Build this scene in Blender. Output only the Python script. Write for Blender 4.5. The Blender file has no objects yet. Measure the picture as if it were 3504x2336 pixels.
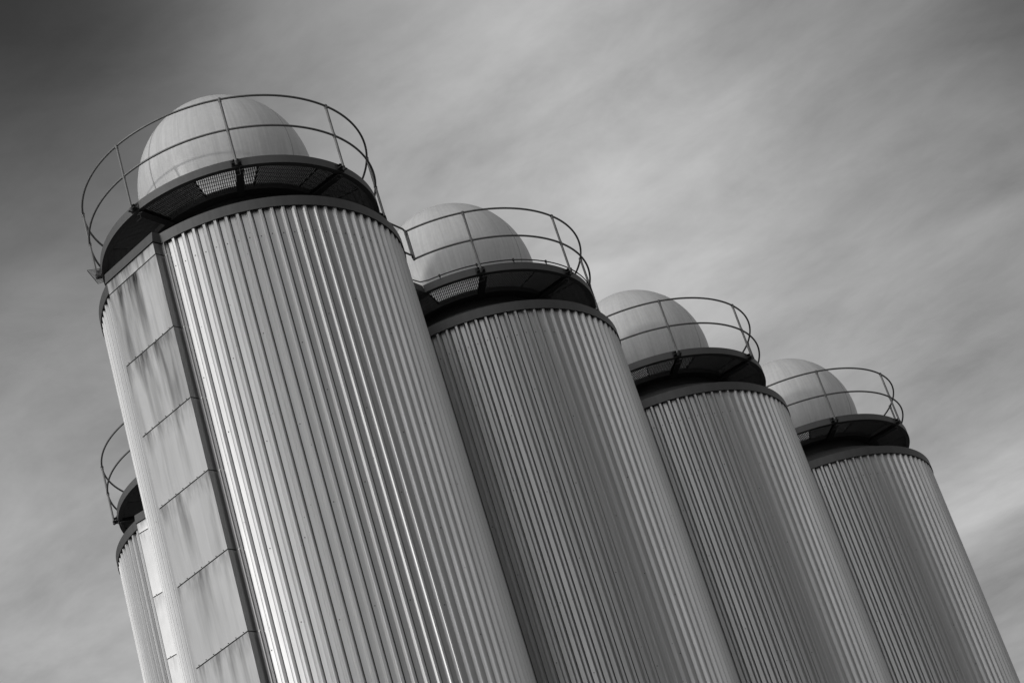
import bpy, math, random
from mathutils import Matrix, Vector
random.seed(7)
sc = bpy.context.scene
COL = sc.collection
STREAK = 32
UP = 1.7                                   # eye height: the ground is z = 0

# ------------------------------------------------------------------ camera
F, PITCH, ROLL = 8055.967, 0.499217, -0.315893
fw = Vector((0, math.cos(PITCH), math.sin(PITCH)))
rt = Vector((1, 0, 0)); up = rt.cross(fw)
r2 = rt * math.cos(ROLL) + up * math.sin(ROLL)
u2 = -rt * math.sin(ROLL) + up * math.cos(ROLL)
cd = bpy.data.cameras.new("camera")
cd.sensor_width = 36.0; cd.lens = F / 3504 * 36.0
cd.clip_start = 0.1; cd.clip_end = 20000
cam = bpy.data.objects.new("camera", cd); COL.objects.link(cam)
m = Matrix.Identity(4)
for i in range(3):
    m[i][0] = r2[i]; m[i][1] = u2[i]; m[i][2] = -fw[i]
m[0][3], m[1][3], m[2][3] = 0, 0, UP
cam.matrix_world = m
sc.camera = cam

# ------------------------------------------------------------------ light
SUN_AZ, SUN_EL = math.radians(223), math.radians(15)
SUN_DIR = Vector((math.cos(SUN_EL) * math.cos(SUN_AZ), math.cos(SUN_EL) * math.sin(SUN_AZ), math.sin(SUN_EL)))
sd = bpy.data.lights.new("sun", 'SUN'); sd.energy = 2.0; sd.angle = math.radians(1.8); sd.color = (1, 0.985, 0.965)
so = bpy.data.objects.new("sun", sd); COL.objects.link(so)
so.rotation_euler = SUN_DIR.to_track_quat('Z', 'Y').to_euler()
so.location = (-30, -20, 40)

vs = sc.view_settings
vs.view_transform = 'Standard'; vs.look = 'None'; vs.exposure = -1.76; vs.gamma = 1.0; vs.use_curve_mapping = False

# ------------------------------------------------------------------ node helpers
class NT:
    def __init__(s, tree): s.t = tree; s.n = tree.nodes; s.l = tree.links
    def new(s, typ, **kw):
        n = s.n.new(typ)
        for k, v in kw.items(): setattr(n, k, v)
        return n
    def put(s, sock, v):
        if isinstance(v, bpy.types.NodeSocket): s.l.new(v, sock)
        elif v is not None: sock.default_value = v
    def m(s, op, a, b=None, c=None, clamp=False):
        n = s.new('ShaderNodeMath', operation=op, use_clamp=clamp)
        for i, v in enumerate((a, b, c)): s.put(n.inputs[i], v)
        return n.outputs[0]
    def v(s, op, a, b=None, out=0):
        n = s.new('ShaderNodeVectorMath', operation=op)
        s.put(n.inputs[0], a)
        if b is not None: s.put(n.inputs[1], b)
        return n.outputs[out]
    def noise(s, vec, scale, detail=3, rough=0.5, dist=0.0):
        n = s.new('ShaderNodeTexNoise'); s.put(n.inputs['Vector'], vec)
        n.inputs['Scale'].default_value = scale; n.inputs['Detail'].default_value = detail
        n.inputs['Roughness'].default_value = rough; n.inputs['Distortion'].default_value = dist
        return n.outputs['Fac']
    def scale(s, vec, xyz):
        return s.v('MULTIPLY', vec, xyz)
    def rng(s, val, a, b, c, d, clamp=True):
        n = s.new('ShaderNodeMapRange', clamp=clamp)
        s.put(n.inputs[0], val)
        for i, x in enumerate((a, b, c, d)): n.inputs[i + 1].default_value = x
        return n.outputs[0]

# ------------------------------------------------------------------ sky
w = bpy.data.worlds.new("World"); sc.world = w; w.use_nodes = True
T = NT(w.node_tree); T.n.clear()
out = T.new('ShaderNodeOutputWorld'); bg = T.new('ShaderNodeBackground')
bg.inputs['Strength'].default_value = 0.1
sky = T.new('ShaderNodeTexSky', sky_type='NISHITA', sun_disc=False)
sky.sun_elevation = SUN_EL
sky.sun_rotation = math.pi / 2 - SUN_AZ
sky.air_density = 1.0; sky.dust_density = 2.0; sky.ozone_density = 1.0
sepc = T.new('ShaderNodeSeparateColor'); T.l.new(sky.outputs[0], sepc.inputs[0])
clear = T.m('MULTIPLY', sepc.outputs[0], 0.9)          # a red filter on black and white film: clear sky goes dark
geo = T.new('ShaderNodeTexCoord'); dirv = geo.outputs['Generated']
sx = T.new('ShaderNodeSeparateXYZ'); T.l.new(dirv, sx.inputs[0])
zc = T.m('MAXIMUM', sx.outputs[2], 0.06)
px = T.m('DIVIDE', sx.outputs[0], zc); py = T.m('DIVIDE', sx.outputs[1], zc)
cb = T.new('ShaderNodeCombineXYZ'); T.l.new(px, cb.inputs[0]); T.l.new(py, cb.inputs[1])
plane = cb.outputs[0]                                  # a flat cloud sheet overhead
# thick and thin places of the cloud sheet: (picture direction, brightness there)
SK = [(50,50,40),(330,60,52),(620,50,128),(900,50,146),(1200,50,164),(1500,50,160),(1800,50,138),(2100,50,126),(2330,50,80),
      (50,300,76),(300,240,90),(600,150,145),(1000,300,168),(1300,300,180),(1600,300,164),(1900,300,146),(2200,260,138),(2330,330,122),
      (50,600,118),(50,900,133),(150,740,130),(50,1200,148),(50,1500,150),(230,1500,166),(150,1350,160),
      (1250,520,182),(1600,500,175),(1900,500,150),(2200,500,146),(1600,640,170),(2000,720,155),(2300,720,142),
      (2200,900,134),(2000,820,152),(2320,1000,148),(2200,1110,158),(2270,1200,176),(2310,1320,132),(2330,1450,150),
      (450,70,74),(200,150,60),(470,220,118),(260,420,106),(30,450,88),(2350,1130,176,1),(2240,1215,184,1),(2350,1245,126,1),(2255,1320,118,1)]
acc = wsum = None
for (x, y, g, *fine_) in SK:
    d = fw + r2 * ((x * 1.4898 - 1752) / F) + u2 * (-(y * 1.4898 - 1168) / F)
    d.normalize()
    s = g / 255.0; lin = ((s + 0.055) / 1.055) ** 2.4
    dd = T.v('DISTANCE', dirv, tuple(d), out=1)
    wgt = T.m('EXPONENT', T.m('MULTIPLY', T.m('MULTIPLY', dd, dd), -1.0 / (2 * (0.010 if fine_ else 0.024) ** 2)))
    if fine_: wgt = T.m('MULTIPLY', wgt, 3.0)
    a = T.m('MULTIPLY', wgt, lin)
    acc = a if acc is None else T.m('ADD', acc, a)
    wsum = wgt if wsum is None else T.m('ADD', wsum, wgt)
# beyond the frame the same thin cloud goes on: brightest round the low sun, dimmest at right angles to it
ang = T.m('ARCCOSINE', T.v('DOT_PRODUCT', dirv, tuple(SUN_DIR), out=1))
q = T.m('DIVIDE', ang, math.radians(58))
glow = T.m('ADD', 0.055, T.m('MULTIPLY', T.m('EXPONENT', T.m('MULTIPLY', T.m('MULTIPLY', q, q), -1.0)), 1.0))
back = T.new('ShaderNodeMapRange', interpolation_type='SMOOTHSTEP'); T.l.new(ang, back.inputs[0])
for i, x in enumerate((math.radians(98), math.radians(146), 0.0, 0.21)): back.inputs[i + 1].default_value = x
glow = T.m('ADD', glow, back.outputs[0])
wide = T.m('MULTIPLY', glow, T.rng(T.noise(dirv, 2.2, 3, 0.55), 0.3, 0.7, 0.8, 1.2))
eps = 0.02
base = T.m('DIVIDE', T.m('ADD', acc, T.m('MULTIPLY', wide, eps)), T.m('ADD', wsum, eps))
rot = T.new('ShaderNodeVectorRotate', rotation_type='Z_AXIS'); T.l.new(plane, rot.inputs['Vector'])
rot.inputs['Angle'].default_value = math.radians(STREAK)
rv = rot.outputs[0]
n1 = T.noise(T.scale(rv, (1.6, 5.0, 1)), 1.0, 4, 0.5, 0.5)
n2 = T.noise(T.scale(rv, (4.0, 22.0, 1)), 1.0, 4, 0.55, 0.3)
n3 = T.noise(plane, 3.6, 6, 0.62, 0.5)
f = T.m('ADD', T.m('MULTIPLY', T.m('SUBTRACT', n1, 0.5), 0.50), T.m('MULTIPLY', T.m('SUBTRACT', n2, 0.5), 0.10))
f = T.m('ADD', f, T.m('MULTIPLY', T.m('SUBTRACT', n3, 0.5), 0.78))
n4 = T.noise(T.scale(rv, (9.0, 12.0, 1)), 1.0, 6, 0.65, 0.3)
f = T.m('ADD', f, T.m('MULTIPLY', T.m('SUBTRACT', n4, 0.5), 0.42))
f = T.m('ADD', f, 1.0)
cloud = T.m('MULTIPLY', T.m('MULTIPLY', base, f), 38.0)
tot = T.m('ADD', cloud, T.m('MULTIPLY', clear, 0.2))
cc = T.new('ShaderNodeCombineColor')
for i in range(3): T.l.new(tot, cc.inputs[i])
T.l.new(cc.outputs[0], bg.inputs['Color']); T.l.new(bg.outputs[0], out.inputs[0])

# ------------------------------------------------------------------ materials
def mat(name):
    m = bpy.data.materials.new(name); m.use_nodes = True
    t = NT(m.node_tree); b = m.node_tree.nodes['Principled BSDF']
    return m, t, b
def grey(t, val):
    c = t.new('ShaderNodeCombineColor')
    for i in range(3): t.put(c.inputs[i], val)
    return c.outputs[0]
def bump(t, b, h, dist, strength=1.0):
    n = t.new('ShaderNodeBump'); n.inputs['Distance'].default_value = dist; n.inputs['Strength'].default_value = strength
    t.put(n.inputs['Height'], h); t.l.new(n.outputs[0], b.inputs['Normal'])

def m_cladding():
    m, t, b = mat("corrugated_aluminium")
    oi = t.new('ShaderNodeObjectInfo'); rnd = oi.outputs['Random']
    tc = t.new('ShaderNodeTexCoord'); ob = tc.outputs['Object']
    off = t.new('ShaderNodeCombineXYZ'); t.put(off.inputs[2], t.m('MULTIPLY', rnd, 57.0)); t.put(off.inputs[0], t.m('MULTIPLY', rnd, 31.0))
    p = t.v('ADD', ob, off.outputs[0])
    streak = t.noise(t.scale(p, (16, 16, 0.35)), 1.0, 4, 0.6)
    fine = t.noise(t.scale(p, (90, 90, 1.6)), 1.0, 3, 0.6)
    blot = t.noise(t.scale(p, (3, 3, 0.8)), 1.0, 4, 0.6)
    v = t.m('ADD', 0.58, t.m('MULTIPLY', t.m('SUBTRACT', streak, 0.5), 0.18))
    v = t.m('ADD', v, t.m('MULTIPLY', t.m('SUBTRACT', fine, 0.5), 0.06))
    v = t.m('ADD', v, t.m('MULTIPLY', t.m('SUBTRACT', rnd, 0.5), 0.07))
    # small pits and scuffs
    vo = t.new('ShaderNodeTexVoronoi'); t.put(vo.inputs['Vector'], t.scale(p, (1, 1, 0.55))); vo.inputs['Scale'].default_value = 7.0
    pit = t.rng(vo.outputs['Distance'], 0.03, 0.05, 0.35, 1.0)
    v = t.m('MULTIPLY', v, pit)
    t.l.new(grey(t, v), b.inputs['Base Color'])
    b.inputs['Metallic'].default_value = 0.96
    t.put(b.inputs['Roughness'], t.m('ADD', 0.38, t.m('MULTIPLY', blot, 0.18)))
    bump(t, b, t.noise(t.scale(p, (5, 5, 1.1)), 1.0, 2, 0.5), 0.006, 0.5)
    return m
def m_casing():
    m, t, b = mat("stained_casing_sheet")
    oi = t.new('ShaderNodeObjectInfo'); rnd = oi.outputs['Random']
    tc = t.new('ShaderNodeTexCoord'); ob = tc.outputs['Object']
    off = t.new('ShaderNodeCombineXYZ'); t.put(off.inputs[2], t.m('MULTIPLY', rnd, 37.0)); t.put(off.inputs[0], t.m('MULTIPLY', rnd, 11.0))
    p = t.v('ADD', ob, off.outputs[0])
    sx = t.new('ShaderNodeSeparateXYZ'); t.l.new(ob, sx.inputs[0])
    s1 = t.noise(t.scale(p, (4.5, 4.5, 0.45)), 1.0, 4, 0.5, 0.1)
    s2 = t.noise(t.scale(p, (40, 40, 1.2)), 1.0, 4, 0.6)
    run = t.rng(sx.outputs[2], -1.25, -0.1, 0.25, 1.0)        # run-off marks start at the upper seam and thin out below
    st = t.m('MULTIPLY', t.rng(s1, 0.46, 0.66, 0.0, 1.0), run)
    s3 = t.noise(t.scale(p, (22, 22, 3.0)), 1.0, 4, 0.6)
    short = t.m('MULTIPLY', t.rng(s3, 0.38, 0.62, 0.0, 1.0), t.rng(sx.outputs[2], -0.34, 0.0, 0.0, 1.0))
    wear = t.new('ShaderNodeSeparateColor'); t.l.new(oi.outputs['Color'], wear.inputs[0])      # how weathered each sheet is
    broad = t.rng(t.noise(t.scale(p, (3.4, 3.4, 0.22)), 1.0, 3, 0.5, 0.0), 0.44, 0.60, 0.0, 1.0)
    st = t.m('MULTIPLY', t.m('ADD', st, t.m('MULTIPLY', broad, wear.outputs[1])), wear.outputs[0], clamp=True)
    v = t.m('SUBTRACT', 0.50, t.m('MULTIPLY', st, 0.38))
    v = t.m('SUBTRACT', v, t.m('MULTIPLY', short, 0.16))
    v = t.m('ADD', v, t.m('MULTIPLY', t.m('SUBTRACT', s2, 0.5), 0.09))
    t.l.new(grey(t, v), b.inputs['Base Color'])
    b.inputs['Metallic'].default_value = 0.8
    t.put(b.inputs['Roughness'], t.m('ADD', 0.40, t.m('MULTIPLY', st, 0.18)))
    bump(t, b, t.noise(t.scale(p, (2.2, 2.2, 1.6)), 1.0, 2, 0.5), 0.012, 0.6)
    return m
def m_simple(name, val, met, rough, var=0.1, sc_=(8, 8, 1.5), bd=0.0):
    m, t, b = mat(name)
    tc = t.new('ShaderNodeTexCoord'); p = tc.outputs['Object']
    n = t.noise(t.scale(p, sc_), 1.0, 5, 0.6)
    n2 = t.noise(p, 45.0, 3, 0.6)
    v = t.m('MULTIPLY', val, t.m('ADD', 1.0, t.m('ADD', t.m('MULTIPLY', t.m('SUBTRACT', n, 0.5), var * 4), t.m('MULTIPLY', t.m('SUBTRACT', n2, 0.5), var * 1.5))))
    t.l.new(grey(t, v), b.inputs['Base Color'])
    b.inputs['Metallic'].default_value = met; b.inputs['Roughness'].default_value = rough
    if bd: bump(t, b, n2, bd, 0.5)
    return m
def m_dome():
    m, t, b = mat("weathered_dome_shell")
    tc = t.new('ShaderNodeTexCoord'); ob = tc.outputs['Object']
    sx = t.new('ShaderNodeSeparateXYZ'); t.l.new(ob, sx.inputs[0])
    ang = t.m('ARCTAN2', sx.outputs[1], sx.outputs[0])
    cv = t.new('ShaderNodeCombineXYZ'); t.put(cv.inputs[0], t.m('MULTIPLY', ang, 9.0)); t.put(cv.inputs[1], t.m('MULTIPLY', sx.outputs[2], 0.55))
    oi = t.new('ShaderNodeObjectInfo'); t.put(cv.inputs[2], t.m('MULTIPLY', oi.outputs['Random'], 20.0))
    s1 = t.noise(cv.outputs[0], 1.0, 6, 0.65, 0.2)
    cv2 = t.v('MULTIPLY', cv.outputs[0], (4.5, 1.5, 1))
    s2 = t.noise(cv2, 1.0, 4, 0.6)
    s3 = t.noise(ob, 14.0, 5, 0.65)
    v = t.m('ADD', 0.68, t.m('MULTIPLY', t.m('SUBTRACT', s1, 0.5), 0.30))
    v = t.m('ADD', v, t.m('MULTIPLY', t.m('SUBTRACT', s2, 0.5), 0.24))
    v = t.m('ADD', v, t.m('MULTIPLY', t.m('SUBTRACT', s3, 0.5), 0.18))
    t.l.new(grey(t, v), b.inputs['Base Color'])
    b.inputs['Metallic'].default_value = 0.0
    b.inputs['Roughness'].default_value = 0.38; b.inputs['Specular IOR Level'].default_value = 0.5
    bump(t, b, s3, 0.004, 0.4)
    return m
M = {
    'clad': m_cladding(), 'casing': m_casing(), 'dome': m_dome(),
    'cap': m_simple("dull_zinc_trim", 0.115, 0.6, 0.5, 0.12, (10, 10, 0.7)),
    'side': m_simple("dull_casing_flank", 0.26, 0.7, 0.42, 0.1, (12, 12, 0.6)),
    'deck': m_simple("painted_deck_edge", 0.125, 0.4, 0.55, 0.08, (7, 7, 3)),
    'grate': m_simple("galvanised_grating", 0.11, 0.4, 0.55, 0.08, (6, 6, 6)),
    'steel': m_simple("dark_support_steel", 0.06, 0.2, 0.6, 0.1, (6, 6, 6)),
    'pipe': m_simple("galvanised_pipe", 0.22, 0.5, 0.5, 0.12, (9, 9, 3)),
    'strip': m_simple("shell_joint_strip", 0.42, 0.0, 0.5, 0.1),
    'seam': m_simple("sealant_seam", 0.05, 0.0, 0.7, 0.1),
    'screw': m_simple("fixing_screw", 0.06, 0.3, 0.5, 0.1),
    'ground': m_simple("yard_asphalt", 0.09, 0.0, 0.9, 0.08, (0.05, 0.05, 0.05)),
}

# ------------------------------------------------------------------ mesh helpers
class MB:
    def __init__(s): s.v = []; s.f = []; s.smooth = []
    def add(s, vs, fs, smooth=False):
        o = len(s.v); s.v += [tuple(x) for x in vs]
        s.f += [tuple(i + o for i in f) for f in fs]; s.smooth += [smooth] * len(fs)
        return s
    def box(s, c, ax, ay, az):
        """c centre; ax, ay, az half-axis vectors"""
        c, ax, ay, az = map(Vector, (c, ax, ay, az))
        P = [c + ax * i + ay * j + az * k for i in (-1, 1) for j in (-1, 1) for k in (-1, 1)]
        return s.add(P, [(0,1,3,2),(4,6,7,5),(0,4,5,1),(2,3,7,6),(0,2,6,4),(1,5,7,3)])
    def bar(s, a, b, w, h, upv=(0, 0, 1)):
        a, b = Vector(a), Vector(b); d = b - a; u = Vector(upv); x = d.cross(u).normalized(); z = x.cross(d).normalized()
        return s.box((a + b) / 2, d / 2, x * w / 2, z * h / 2)
    def tube(s, pts, r, n=10, closed=False, caps=True):
        pts = [Vector(p) for p in pts]; N = len(pts); base = len(s.v); prev = None
        rings = []
        for i, p in enumerate(pts):
            if closed: d = pts[(i + 1) % N] - pts[i - 1]
            else: d = pts[min(i + 1, N - 1)] - pts[max(i - 1, 0)]
            d.normalize()
            if prev is None:
                ref = Vector((0, 0, 1)) if abs(d.z) < 0.9 else Vector((1, 0, 0))
                x = d.cross(ref).normalized()
            else: x = (prev - d * prev.dot(d)).normalized()
            prev = x; y = d.cross(x)
            rings.append([p + (x * math.cos(2 * math.pi * k / n) + y * math.sin(2 * math.pi * k / n)) * r for k in range(n)])
        vs = [v for R in rings for v in R]; fs = []
        for i in range(N if closed else N - 1):
            j = (i + 1) % N
            for k in range(n):
                k2 = (k + 1) % n; fs.append((i * n + k, i * n + k2, j * n + k2, j * n + k))
        s.add(vs, fs, True)
        if caps and not closed:
            s.add(rings[0], [tuple(range(n - 1, -1, -1))]); s.add(rings[-1], [tuple(range(n))])
        return s
    def ball(s, c, r, n=10, m_=6, sq=1.0):
        c = Vector(c); vs = []; fs = []
        for i in range(m_ + 1):
            a = math.pi * i / m_
            for k in range(n):
                b = 2 * math.pi * k / n
                vs.append(c + Vector((math.sin(a) * math.cos(b), math.sin(a) * math.sin(b), math.cos(a) * sq)) * r)
        for i in range(m_):
            for k in range(n):
                k2 = (k + 1) % n; fs.append((i * n + k, (i + 1) * n + k, (i + 1) * n + k2, i * n + k2))
        return s.add(vs, fs, True)
    def lathe(s, prof, a0=0, a1=360, seg=144, closed=False, smooth=False, endcaps=True):
        """prof: list of (r, z); a full turn unless a0..a1 given"""
        full = abs(a1 - a0 - 360) < 1e-6; n = len(prof)
        cnt = max(2, int(seg * (a1 - a0) / 360)) + (0 if full else 1)
        vs = []
        for i in range(cnt):
            a = math.radians(a0 + (a1 - a0) * i / (cnt if full else cnt - 1))
            for r, z in prof: vs.append((r * math.cos(a), r * math.sin(a), z))
        fs = []
        for i in range(cnt if full else cnt - 1):
            j = (i + 1) % cnt
            for k in range(n if closed else n - 1):
                k2 = (k + 1) % n; fs.append((i * n + k, j * n + k, j * n + k2, i * n + k2))
        s.add(vs, fs, smooth)
        if closed and not full and endcaps:
            s.add(vs[:n], [tuple(range(n))]); s.add(vs[-n:], [tuple(range(n - 1, -1, -1))])
        return s
    def mesh(s, name, material):
        me = bpy.data.meshes.new(name); me.from_pydata(s.v, [], s.f)
        me.polygons.foreach_set('use_smooth', s.smooth)
        me.materials.append(material); me.update(); return me
    def build(s, name, material, parent=None, loc=None, rz=0.0):
        return link(name, s.mesh(name, material), parent, loc, rz)
def link(name, me, parent=None, loc=None, rz=0.0):
    o = bpy.data.objects.new(name, me); COL.objects.link(o)
    if parent is not None: o.parent = parent
    if loc is not None: o.location = loc
    if rz: o.rotation_euler = (0, 0, rz)
    return o
def empty(name, loc, label, cat, group=None):
    o = bpy.data.objects.new(name, None); COL.objects.link(o); o.location = loc; o.empty_display_size = 0.5
    o['label'] = label; o['category'] = cat
    if group: o['group'] = group
    return o
def pol(r, deg, z): a = math.radians(deg); return Vector((r * math.cos(a), r * math.sin(a), z))

# ------------------------------------------------------------------ ground
g = MB().add([(-4000, -4000, 0), (4000, -4000, 0), (4000, 4000, 0), (-4000, 4000, 0)], [(0, 1, 2, 3)]).build('ground', M['ground'])
g['kind'] = 'structure'

# ------------------------------------------------------------------ shared dimensions
Z_CL, Z_CU = 19.917 + UP, 20.100 + UP          # lower and upper edge of the cap trim
Z_FB, Z_FT = 20.882 + UP, 21.026 + UP          # deck edge
Z_MID, Z_TOP = 21.545 + UP, 22.146 + UP
R_PAN, R_RIB, R_CAP, R_DECK, R_RAIL = 2.447, 2.495, 2.512, 2.314, 2.395
NP_ = 88; DEG = 360.0 / NP_
Z_TOPC = Z_CL + 0.09

# one cladding panel: flat pan, then an interlocking rib (crown, two flanks)
P_ARC = 2 * math.pi * R_PAN / NP_
prof = [(0.0, -0.012), (0.0, 0.0), (0.0660, 0.0), (0.0672, 0.0030), (0.0698, 0.0030), (0.0710, 0.0005),       # small bead before the rib
        (0.0980, 0.0450), (0.1005, 0.0475), (0.1090, 0.0475), (0.1105, 0.0452), (0.1130, 0.0452), (0.1145, 0.0475),
        (0.1360, 0.0475), (0.1385, 0.0450), (0.1625, 0.0010), (0.1625, -0.012)]
def panel_mesh():
    mb = MB(); vs = []
    zs = [0.0, 6.0, 12.0, 17.0, Z_TOPC]
    for z in zs:
        for u, h in prof:
            a = u / R_PAN; r = R_PAN + h
            vs.append((r * math.cos(a), r * math.sin(a), z))
    n = len(prof); fs = []
    for j in range(len(zs) - 1):
        for k in range(n - 1): fs.append((j * n + k, j * n + k + 1, (j + 1) * n + k + 1, (j + 1) * n + k))
    mb.add(vs, fs); return mb.mesh('cladding_panel', M['clad'])
PANEL = panel_mesh()

# deck grating: 13 wedge panels, bars parallel to each wedge's middle line
def grating_mesh(half):
    mb = MB(); ri, ro = 1.64, 2.295; zt = Z_FT - 0.035; hb = 0.030; zb = zt - hb
    a = math.radians(half); t = 0.0064
    y = -ro * math.sin(a)
    def span(y):
        x0 = math.sqrt(max(ri * ri - y * y, 0)); x1 = math.sqrt(ro * ro - y * y)
        xe = abs(y) / math.tan(a)
        return max(x0, xe), x1
    n = int(2 * ro * math.sin(a) / 0.0335); y0 = -(n - 1) / 2 * 0.0335
    for i in range(n):
        y = y0 + i * 0.0335; x0, x1 = span(y)
        if x1 - x0 > 0.03: mb.box(((x0 + x1) / 2, y, (zt + zb) / 2), ((x1 - x0) / 2, 0, 0), (0, t, 0), (0, 0, hb / 2))
    x = ri - 0.05
    while x < ro - 0.02:
        ym = math.sqrt(max(ro * ro - x * x, 0)); ym = min(ym, x * math.tan(a)); 
        if x >= ri: mb.box((x, 0, zt - 0.005), (0.004, 0, 0), (0, ym, 0), (0, 0, 0.003))
        x += 0.1
    for s in (-1, 1):                                  # edge bars of the wedge
        A = Vector((ri * math.cos(a), s * ri * math.sin(a), (zt + zb) / 2)); B = Vector((ro * math.cos(a), s * ro * math.sin(a), (zt + zb) / 2))
        mb.bar(A, B, 0.006, hb)
    return mb
WEDGE = 360 / 13
GRATE = grating_mesh(WEDGE / 2 - 0.12).mesh('grating_panel', M['grate'])

def post_meshes():
    p = MB(); p.tube([(R_RAIL, 0, Z_FB - 0.02), (R_RAIL, 0, Z_TOP)], 0.0215, 10)
    k = MB()
    k.ball((R_RAIL, 0, Z_TOP), 0.033, 12, 8)
    k.tube([(R_RAIL, 0, Z_TOP - 0.055), (R_RAIL, 0, Z_TOP - 0.02)], 0.027, 10)
    k.ball((R_RAIL, 0, Z_MID), 0.031, 12, 8); k.tube([(R_RAIL, 0, Z_MID - 0.04), (R_RAIL, 0, Z_MID + 0.04)], 0.026, 10)
    b = MB()
    zc_ = (Z_FB + Z_FT) / 2
    b.box((R_DECK + 0.008, 0, zc_ - 0.004), (0.006, 0, 0), (0, 0.085, 0), (0, 0, 0.055))
    b.box((R_DECK + 0.050, 0, zc_ - 0.045), (0.045, 0, 0), (0, 0.075, 0), (0, 0, 0.005))
    b.box((R_DECK + 0.035, 0, zc_ + 0.030), (0.030, 0, 0), (0, 0.045, 0), (0, 0, 0.005))
    b.tube([(R_RAIL, 0, Z_FB - 0.012), (R_RAIL, 0, Z_FB + 0.05)], 0.029, 10)
    bo = MB()
    for y in (-0.06, 0.06):
        for z in (-0.028, 0.026): bo.tube([(R_DECK + 0.013, y, zc_ + z), (R_DECK + 0.034, y, zc_ + z)], 0.011, 6)
    # thin bent wire hanging below the deck edge
    h = MB(); h.tube([(R_DECK - 0.03, 0.03, Z_FB), (R_DECK - 0.05, 0.032, Z_FB - 0.11), (R_DECK - 0.055, 0.025, Z_FB - 0.115), (R_DECK - 0.06, -0.07, Z_FB - 0.12)], 0.004, 5)
    # radial bracket beam under the deck
    r = MB(); r.box((1.92, 0, Z_FB + 0.035), (0.36, 0, 0), (0, 0.055, 0), (0, 0, 0.006))
    r.box((1.92, 0, Z_FB - 0.045), (0.36, 0, 0), (0, 0.055, 0), (0, 0, 0.006)); r.box((1.92, 0, Z_FB - 0.005), (0.36, 0, 0), (0, 0.005, 0), (0, 0, 0.034))
    return [x.mesh(n, M[mm]) for x, n, mm in ((p, 'post', 'pipe'), (k, 'rail_fitting', 'pipe'), (b, 'base_clamp', 'steel'), (bo, 'bolt', 'steel'), (h, 'wire_hook', 'grate'), (r, 'bracket_beam', 'steel'))]
PM = post_meshes()

# duct casing geometry (chord face, local to a silo with no rotation)
CR = Vector((-1.030, -2.441)); CLf = Vector((-1.983, -1.743))
def toward(p, r): return p * (r / p.length)
# plan outline from left pan to right pan
out_dir = ((CR + CLf) / 2).normalized()
RIN = CR - out_dir * 0.16; LIN = CLf - out_dir * 0.20
JOINTS = [19.917, 19.700, 18.381, 17.130, 15.896, 14.595, 13.297, 12.02, 10.74, 9.47, 8.2, 6.92, 5.65, 4.38, 3.1, 1.8, 0.55, -0.7, -1.68]

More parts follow.
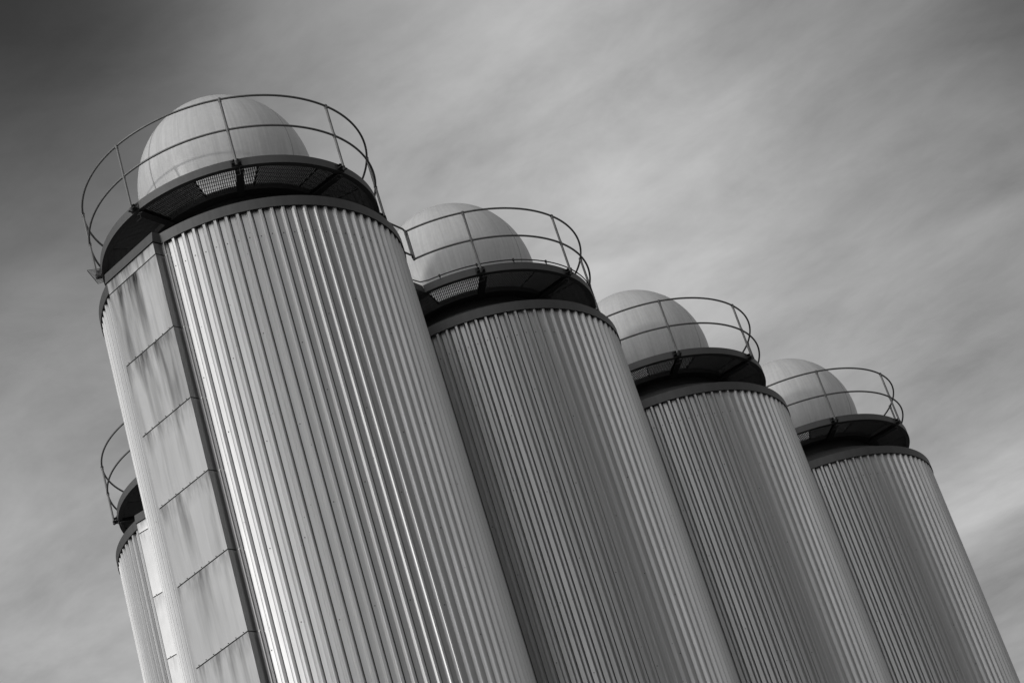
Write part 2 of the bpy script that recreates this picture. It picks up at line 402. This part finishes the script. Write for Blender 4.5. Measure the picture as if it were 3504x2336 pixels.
def casing(parent, rz):
    tang = (CR - CLf).normalized()
    def v3(p, z): return (p.x, p.y, z)
    root = MB()                                        # backing box behind the sheets
    o1 = out_dir * 0.006
    pts = [LIN, CLf - o1 + tang * .004, CR - o1 - tang * .004, RIN]
    z1 = JOINTS[0] + UP
    root.add([v3(p, z) for z in (0.02, z1) for p in pts], [(0, 1, 5, 4), (1, 2, 6, 5), (2, 3, 7, 6), (4, 5, 6, 7)])
    r = root.build('duct_casing', M['seam'], parent, (0, 0, 0), rz)
    for i in range(len(JOINTS) - 1):
        zt, zb = JOINTS[i] + UP - 0.009, JOINTS[i + 1] + UP + 0.009
        h = zt - zb
        # front sheet, slightly pillowed, top edge tucked under the one above
        nx, nz = 10, 8; vs = []; fs = []
        W = (CR - CLf).length; rnd = random.uniform(0.6, 1.2)
        for b in range(nz + 1):
            for a in range(nx + 1):
                s, t = a / nx, b / nz
                q = CLf + (CR - CLf) * s
                bul = 0.006 * rnd * (math.sin(math.pi * s) ** 0.6) * (math.sin(math.pi * t) ** 0.6) if 0 < s < 1 and 0 < t < 1 else 0
                q = q + out_dir * (bul + 0.004 * (t) )
                vs.append((q.x, q.y, -h * t))
        for b in range(nz):
            for a in range(nx): fs.append((b * (nx + 1) + a, (b + 1) * (nx + 1) + a, (b + 1) * (nx + 1) + a + 1, b * (nx + 1) + a + 1))
        mb = MB(); mb.add(vs, fs, True)
        # left return
        mb.add([v3(CLf, 0), v3(CLf + out_dir * .004, -h), v3(LIN, -h), v3(LIN, 0)], [(0, 1, 2, 3)])
        sh = link('casing_sheet', mb.mesh('casing_sheet', M['casing']), r, (0, 0, zt))
        sh.color = (0.95, 0.40, 1, 1) if i in (1, 2) else (random.uniform(0.45, 0.85), 0.12, 1, 1)
        if rz: sh.color = (0.15, 0.0, 1, 1)            # the back-row casing is clean
        # dark flank sheet on the right, with a flashing strip and a turned-up lip
        fb = MB(); e = tang * 0.0
        A, B = CR + tang * .002, RIN + tang * .010
        n2 = Vector((math.cos(math.radians(250.6)), math.sin(math.radians(250.6)))) ; t2 = Vector((-n2.y, n2.x))
        Cc = B + t2 * 0.055; Dd = Cc + n2 * 0.034; E_ = Dd + t2 * 0.006; F_ = Cc + t2 * 0.010
        bmid = (A + B) / 2 + tang * 0.004
        seq = [A, bmid, B, Cc, Dd, E_, F_]
        n = len(seq); fb.add([v3(p, z) for z in (0, -h) for p in seq], [(k, k + n, k + n + 1, k + 1) for k in range(n - 1)])
        link('casing_flank', fb.mesh('casing_flank', M['side']), r, (0, 0, zt))
        if i >= 1:                                     # rivets along the lower seam
            rv_ = MB()
            for k in range(7):
                q = CLf + (CR - CLf) * (0.07 + 0.143 * k) + out_dir * 0.009
                rv_.ball((q.x, q.y, 0.014), 0.0075, 6, 4)
            o = link('rivet', rv_.mesh('rivet', M['screw']), r, (0, 0, zb)); o['kind'] = 'stuff'
    # cap trim over the casing
    ct = MB(); za, zb2 = Z_CL + 0.002, Z_CU + 0.003
    q = [LIN, CLf + out_dir * .02 - tang * .02, CR + out_dir * .02 + tang * .02, RIN + tang * .03]
    q2 = [p - out_dir * 0.035 for p in q]; q2[0] = LIN; q2[3] = q[3]
    ct.add([v3(p, za) for p in q] + [v3(p, zb2) for p in q2], [(0, 1, 5, 4), (1, 2, 6, 5), (2, 3, 7, 6), (4, 5, 6, 7), (3, 2, 1, 0)])
    ct.build('casing_cap', M['cap'], r)

def arc(r, a0, a1, z, step=2.5):
    n = max(2, int((a1 - a0) / step)); return [pol(r, a0 + (a1 - a0) * i / n, z) for i in range(n + 1)]

def silo(loc, label, rot=0.0, wedge0=263.9, posts=(), gaps=(), conduit=False, group='corrugated metal silos'):
    root = empty('silo', (loc[0], loc[1], 0), label, 'silo', group)
    # tank behind the cladding
    MB().lathe([(R_PAN - 0.03, 0.0), (R_PAN - 0.03, Z_CL + 0.05)], seg=88).build('tank_wall', M['steel'], root)
    ph = 249.0 - 0.75 * 0 + rot
    # rib crown centre sits at arc u = 0.139 of each panel
    a_off = math.degrees(0.1195 / R_PAN)
    lo, hi = 221.3 + rot, 247.1 + rot
    for i in range(NP_):
        a = ph + i * DEG; s = a - a_off
        c0 = (s - lo) % 360; 
        if 0.3 < c0 and (s + DEG - lo) % 360 < (hi - lo - 0.2) and c0 < (hi - lo): continue
        link('cladding_panel', PANEL, root, (0, 0, 0), math.radians(s))
    sw = MB()
    for zz in (19.47, 17.9, 16.3, 14.7, 13.1):
        for i in range(NP_):
            s = ph + i * DEG - a_off + math.degrees(0.036 / R_PAN)
            if lo - 1 < s % 360 < hi + 1: continue
            if zz < 19 and (i * 7 + int(zz * 10)) % 3: continue
            sw.ball(pol(R_PAN + 0.002, s, zz + UP + random.uniform(-.015, .015) + (0 if zz > 19 else random.uniform(-.5, .5))), 0.009, 6, 4)
    o = sw.build('screws', M['screw'], root); o['kind'] = 'stuff'
    casing(root, math.radians(rot))
    # cap trim: open where the casing stands
    c0, c1 = 247.6 + rot, 220.8 + rot + 360
    MB().lathe([(R_CAP, Z_CL), (R_CAP, Z_CU - 0.006), (R_CAP - 0.006, Z_CU), (R_CAP - 0.05, Z_CU), (R_CAP - 0.05, Z_CL + 0.03), (R_CAP - 0.012, Z_CL + 0.02), (R_CAP - 0.012, Z_CL)],
               c0, c1, 180, True).build('cap_trim', M['cap'], root)
    MB().lathe([(R_CAP - 0.052, Z_CU - 0.012), (1.95, Z_CU + 0.34), (1.46, Z_CU + 0.62)], seg=96).build('roof', M['steel'], root)
    MB().lathe([(1.46, Z_CU + 0.10), (1.46, Z_FT - 0.1), (1.40, Z_FT)], seg=96, smooth=True).build('neck', M['steel'], root)
    # dome
    zs, rs, bz = 22.078 + UP, 1.4644, 1.6223
    pr = [(1.30, Z_FT - 0.06), (1.31, Z_FT + 0.28)]
    t0 = math.asin((Z_FT + 0.36 - zs) / bz)
    for i in range(49):
        t = t0 + (math.pi / 2 - t0) * i / 48; pr.append((max(rs * math.cos(t), 0.0005), zs + bz * math.sin(t)))
    pr = [(r, z - zs) for r, z in pr]
    dome = MB().lathe(pr, seg=144, smooth=True).build('dome', M['dome'], root, (0, 0, zs), 0.0)
    for a in (331.0, 226.5, 128.0, 30.0):             # raised joint strips of the shell
        mb = MB(); vs_ = []
        for r, z in pr[2:-3]:
            for da, dr in ((-0.011, -0.004), (-0.009, 0.005), (0.009, 0.005), (0.011, -0.004)):
                p = pol(r + dr, a + rot, z); t_ = pol(1, a + rot + 90, 0); vs_.append(p + t_ * da)
        n = len(vs_) // 4
        mb.add(vs_, [(i * 4 + k, i * 4 + k + 1, i * 4 + k + 5, i * 4 + k + 4) for i in range(n - 1) for k in range(3)], False)
        mb.build('seam_strip', M['strip'], dome)
    # deck: edge ring, inner ring, gratings, beams
    segs = []
    gs = sorted(gaps)
    if not gs: segs = [(0, 360)]
    else:
        for i, (c, hw) in enumerate(gs):
            n = gs[(i + 1) % len(gs)]; a0 = c + hw; a1 = n[0] - n[1]
            if a1 <= a0: a1 += 360
            segs.append((a0, a1))
    for a0, a1 in segs:
        MB().lathe([(R_DECK, Z_FB), (R_DECK, Z_FT), (R_DECK - 0.008, Z_FT), (R_DECK - 0.008, Z_FB + 0.008), (R_DECK - 0.085, Z_FB + 0.008), (R_DECK - 0.085, Z_FB)],
                   a0, a1, 180, True).build('deck_edge', M['deck'], root)
    MB().lathe([(1.64, Z_FB), (1.64, Z_FT - 0.03), (1.445, Z_FT - 0.03), (1.445, Z_FB)], 0, 360, 96, True).build('deck_inner_ring', M['steel'], root)
    for i in range(13):
        link('grating_panel', GRATE, root, (0, 0, 0), math.radians(wedge0 + WEDGE * (i + 0.5)))
    for a in posts:
        rz = math.radians(a)
        p = link('post', PM[0], root, (0, 0, 0), rz)
        for k in (1, 2, 3, 4): 
            link(PM[k].name.split('.')[0], PM[k], p)
    for k in range(8):
        link('bracket_beam', PM[5], root, (0, 0, 0), math.radians(posts[0] + 1.0 + 45 * k))
    for a0, a1 in segs:
        full = a1 - a0 > 359.9
        for nm, z in (('top_rail', Z_TOP), ('middle_rail', Z_MID)):
            mb = MB()
            if full: mb.tube(arc(R_RAIL, 0, 360, z)[:-1], 0.0185, 10, True)
            else:
                e0, e1 = a0 + 0.3, a1 - 0.3
                mb.tube(arc(R_RAIL, e0, e1, z), 0.0185, 10)
                for e in (e0, e1): mb.ball(pol(R_RAIL, e, z), 0.028, 10, 6)
            mb.build(nm, M['pipe'], root)
        if not full:
            for e in (a0 + 0.5, a1 - 0.5):
                mb = MB(); mb.tube([pol(R_RAIL - 0.012, e, Z_TOP), pol(R_RAIL - 0.012, e, Z_MID)], 0.0185, 10)
                mb.build('end_upright', M['pipe'], root)
    if conduit:
        a0, a1 = segs[0] if (segs[0][1] - segs[0][0]) > 100 else segs[-1]
        a0, a1 = 256.2, 256.2 + 148
        pts = [pol(2.62, 253.9, Z_FT + 0.05), pol(2.385, 256.2, Z_FT + 0.045)] + arc(R_DECK + 0.006, 259.5, a1, Z_FT + 0.05)
        cn = MB().tube(pts, 0.011, 8).build('conduit_pipe', M['steel'], root)
        for k in range(7):
            a = 264.7 + 17.2 * k * (298.4 - 264.7) / 34.4 if k < 7 else 0
            q = MB(); c = pol(R_DECK + 0.006, a, Z_FT + 0.05); t_ = pol(1, a + 90, 0)
            q.box(c, pol(0.016, a, 0), t_ * 0.014, (0, 0, 0.024)); q.box(c - Vector((0, 0, 0.04)), pol(0.006, a, 0), t_ * 0.008, (0, 0, 0.03))
            q.build('pipe_clip', M['steel'], cn)
    return root

POS = {0: (-6.0327, 40.7984), 1: (-3.7032, 32.4201), 2: (-0.6359, 37.8484), 3: (2.3551, 43.2171), 4: (5.4376, 48.5029)}
def az(a, b): return math.degrees(math.atan2(POS[b][1] - POS[a][1], POS[b][0] - POS[a][0])) % 360
HW = 15.8
P8 = [282.3, 327.6, 192.4, 237.3, 147.3, 102.3, 12.4, 45.0]
silo(POS[1], 'largest and nearest silo, its stained sheet-metal duct casing fully in view', 0, 263.9, [282.3, 327.6, 192.4, 237.3, 147.3, 102.3, 12.4], [(az(1, 2), HW)])
def mid_posts(o, prev, nxt):
    ps = [282.3 + o, 327.6 + o, 12.4 + o, 102.3 + o, 147.3 + o, 192.4 + o]
    return ps
silo(POS[2], 'second front-row silo from the left, with a thin conduit pipe along its deck edge', 0, 256.0, mid_posts(0, 1, 1), [(az(2, 1), HW), (az(2, 3), HW)], True)
silo(POS[3], 'third silo of the front row, standing between the conduit silo and the farthest one', 0, 270.1 - WEDGE, mid_posts(3.4, 1, 1), [(az(3, 2), HW), (az(3, 4), HW)])
silo(POS[4], 'farthest and smallest looking silo at the right end of the front row', 0, 272.0 - WEDGE, mid_posts(3.2, 1, 0) + [60.0], [(az(4, 3), HW)])
silo(POS[0], 'back-row silo mostly hidden behind the nearest silo at far left', 11.2, 263.9, [282.3, 327.6, 192.4, 237.3, 147.3, 102.3, 12.4, 57.3], [])

# ------------------------------------------------------------------ footbridges between decks
def bridge(a, b, label):
    A = Vector((*POS[a], 0)); B = Vector((*POS[b], 0)); d = (B - A).normalized(); n = Vector((-d.y, d.x, 0))
    L = (B - A).length
    root = empty('footbridge', (A + B) / 2, label, 'footbridge', 'short footbridges between silo decks')
    hw = R_DECK * math.sin(math.radians(HW)); e = L / 2 - R_DECK * math.cos(math.radians(HW)) - 0.004
    for s in (-1, 1):
        y = n * s * (hw - 0.012)
        MB().box(y + Vector((0, 0, (Z_FB + Z_FT) / 2)), d * e, n * 0.006, (0, 0, (Z_FT - Z_FB) / 2 - 0.003)).build('side_plate', M['deck'], root)
        # handrail loop: top and middle rail joined by rounded uprights
        y = n * s * (R_RAIL * math.sin(math.radians(HW)) + 0.045); er = L / 2 - R_RAIL * math.cos(math.radians(HW)) - 0.085
        rr = 0.05; pts = []
        for (cx, cz, a0) in ((er - rr, Z_TOP - rr - .01, 0), (-(er - rr), Z_TOP - rr - .01, 90), (-(er - rr), Z_MID + rr + .03, 180), (er - rr, Z_MID + rr + .03, 270)):
            for k in range(5):
                t = math.radians(a0 + 22.5 * k); pts.append(y + d * (cx + rr * math.cos(t)) + Vector((0, 0, cz + rr * math.sin(t))))
        MB().tube(pts, 0.0185, 10, True).build('handrail_loop', M['pipe'], root)
        for q in (-1, 1):
            mb = MB(); p0 = y + d * (er * q); p1 = n * s * (R_RAIL * math.sin(math.radians(HW))) + d * ((er + 0.085) * q)
            for z in (Z_TOP - 0.03, Z_MID + 0.05): mb.tube([p0 + Vector((0, 0, z)), p1 + Vector((0, 0, z - 0.02))], 0.02, 8)
            mb.build('rail_coupling', M['pipe'], root)
    gm = MB(); k = -hw + 0.04
    while k < hw - 0.03:
        gm.box(n * k + Vector((0, 0, Z_FT - 0.055)), d * (e + 0.25), n * 0.0028, (0, 0, 0.02)); k += 0.0335
    x = -e
    while x < e: gm.box(d * x + Vector((0, 0, Z_FT - 0.039)), d * 0.004, n * (hw - 0.03), (0, 0, 0.005)); x += 0.1
    gm.build('grating_panel', M['grate'], root)
    return root
bridge(1, 2, 'short railed footbridge between the nearest silo and the conduit silo')
bridge(2, 3, 'short railed footbridge between the decks of the second and third front-row silos')
bridge(3, 4, 'short railed footbridge between the decks of the third and farthest front-row silos')

# small grating landing jutting from the nearest silo's deck on its left side
ld = empty('landing', (POS[1][0], POS[1][1], 0), 'tiny grating landing sticking out left of the nearest silo deck', 'grating')
q = [Vector((-2.19, -0.73, 0)), Vector((-2.42, -0.805, 0)), Vector((-2.385, -0.34, 0)), Vector((-2.29, -0.34, 0))]
zl = Z_FB + 0.0
fr = MB()
for i in range(4): fr.bar(q[i] + Vector((0, 0, zl)), q[(i + 1) % 4] + Vector((0, 0, zl)), 0.006, 0.012)
fr.build('landing_frame', M['pipe'], ld)
bm_ = MB()
for i in range(1, 11):
    t = i / 11; bm_.bar(q[0].lerp(q[3], t) + Vector((0, 0, zl)), q[1].lerp(q[2], t) + Vector((0, 0, zl)), 0.005, 0.010)
bm_.build('landing_bars', M['pipe'], ld)
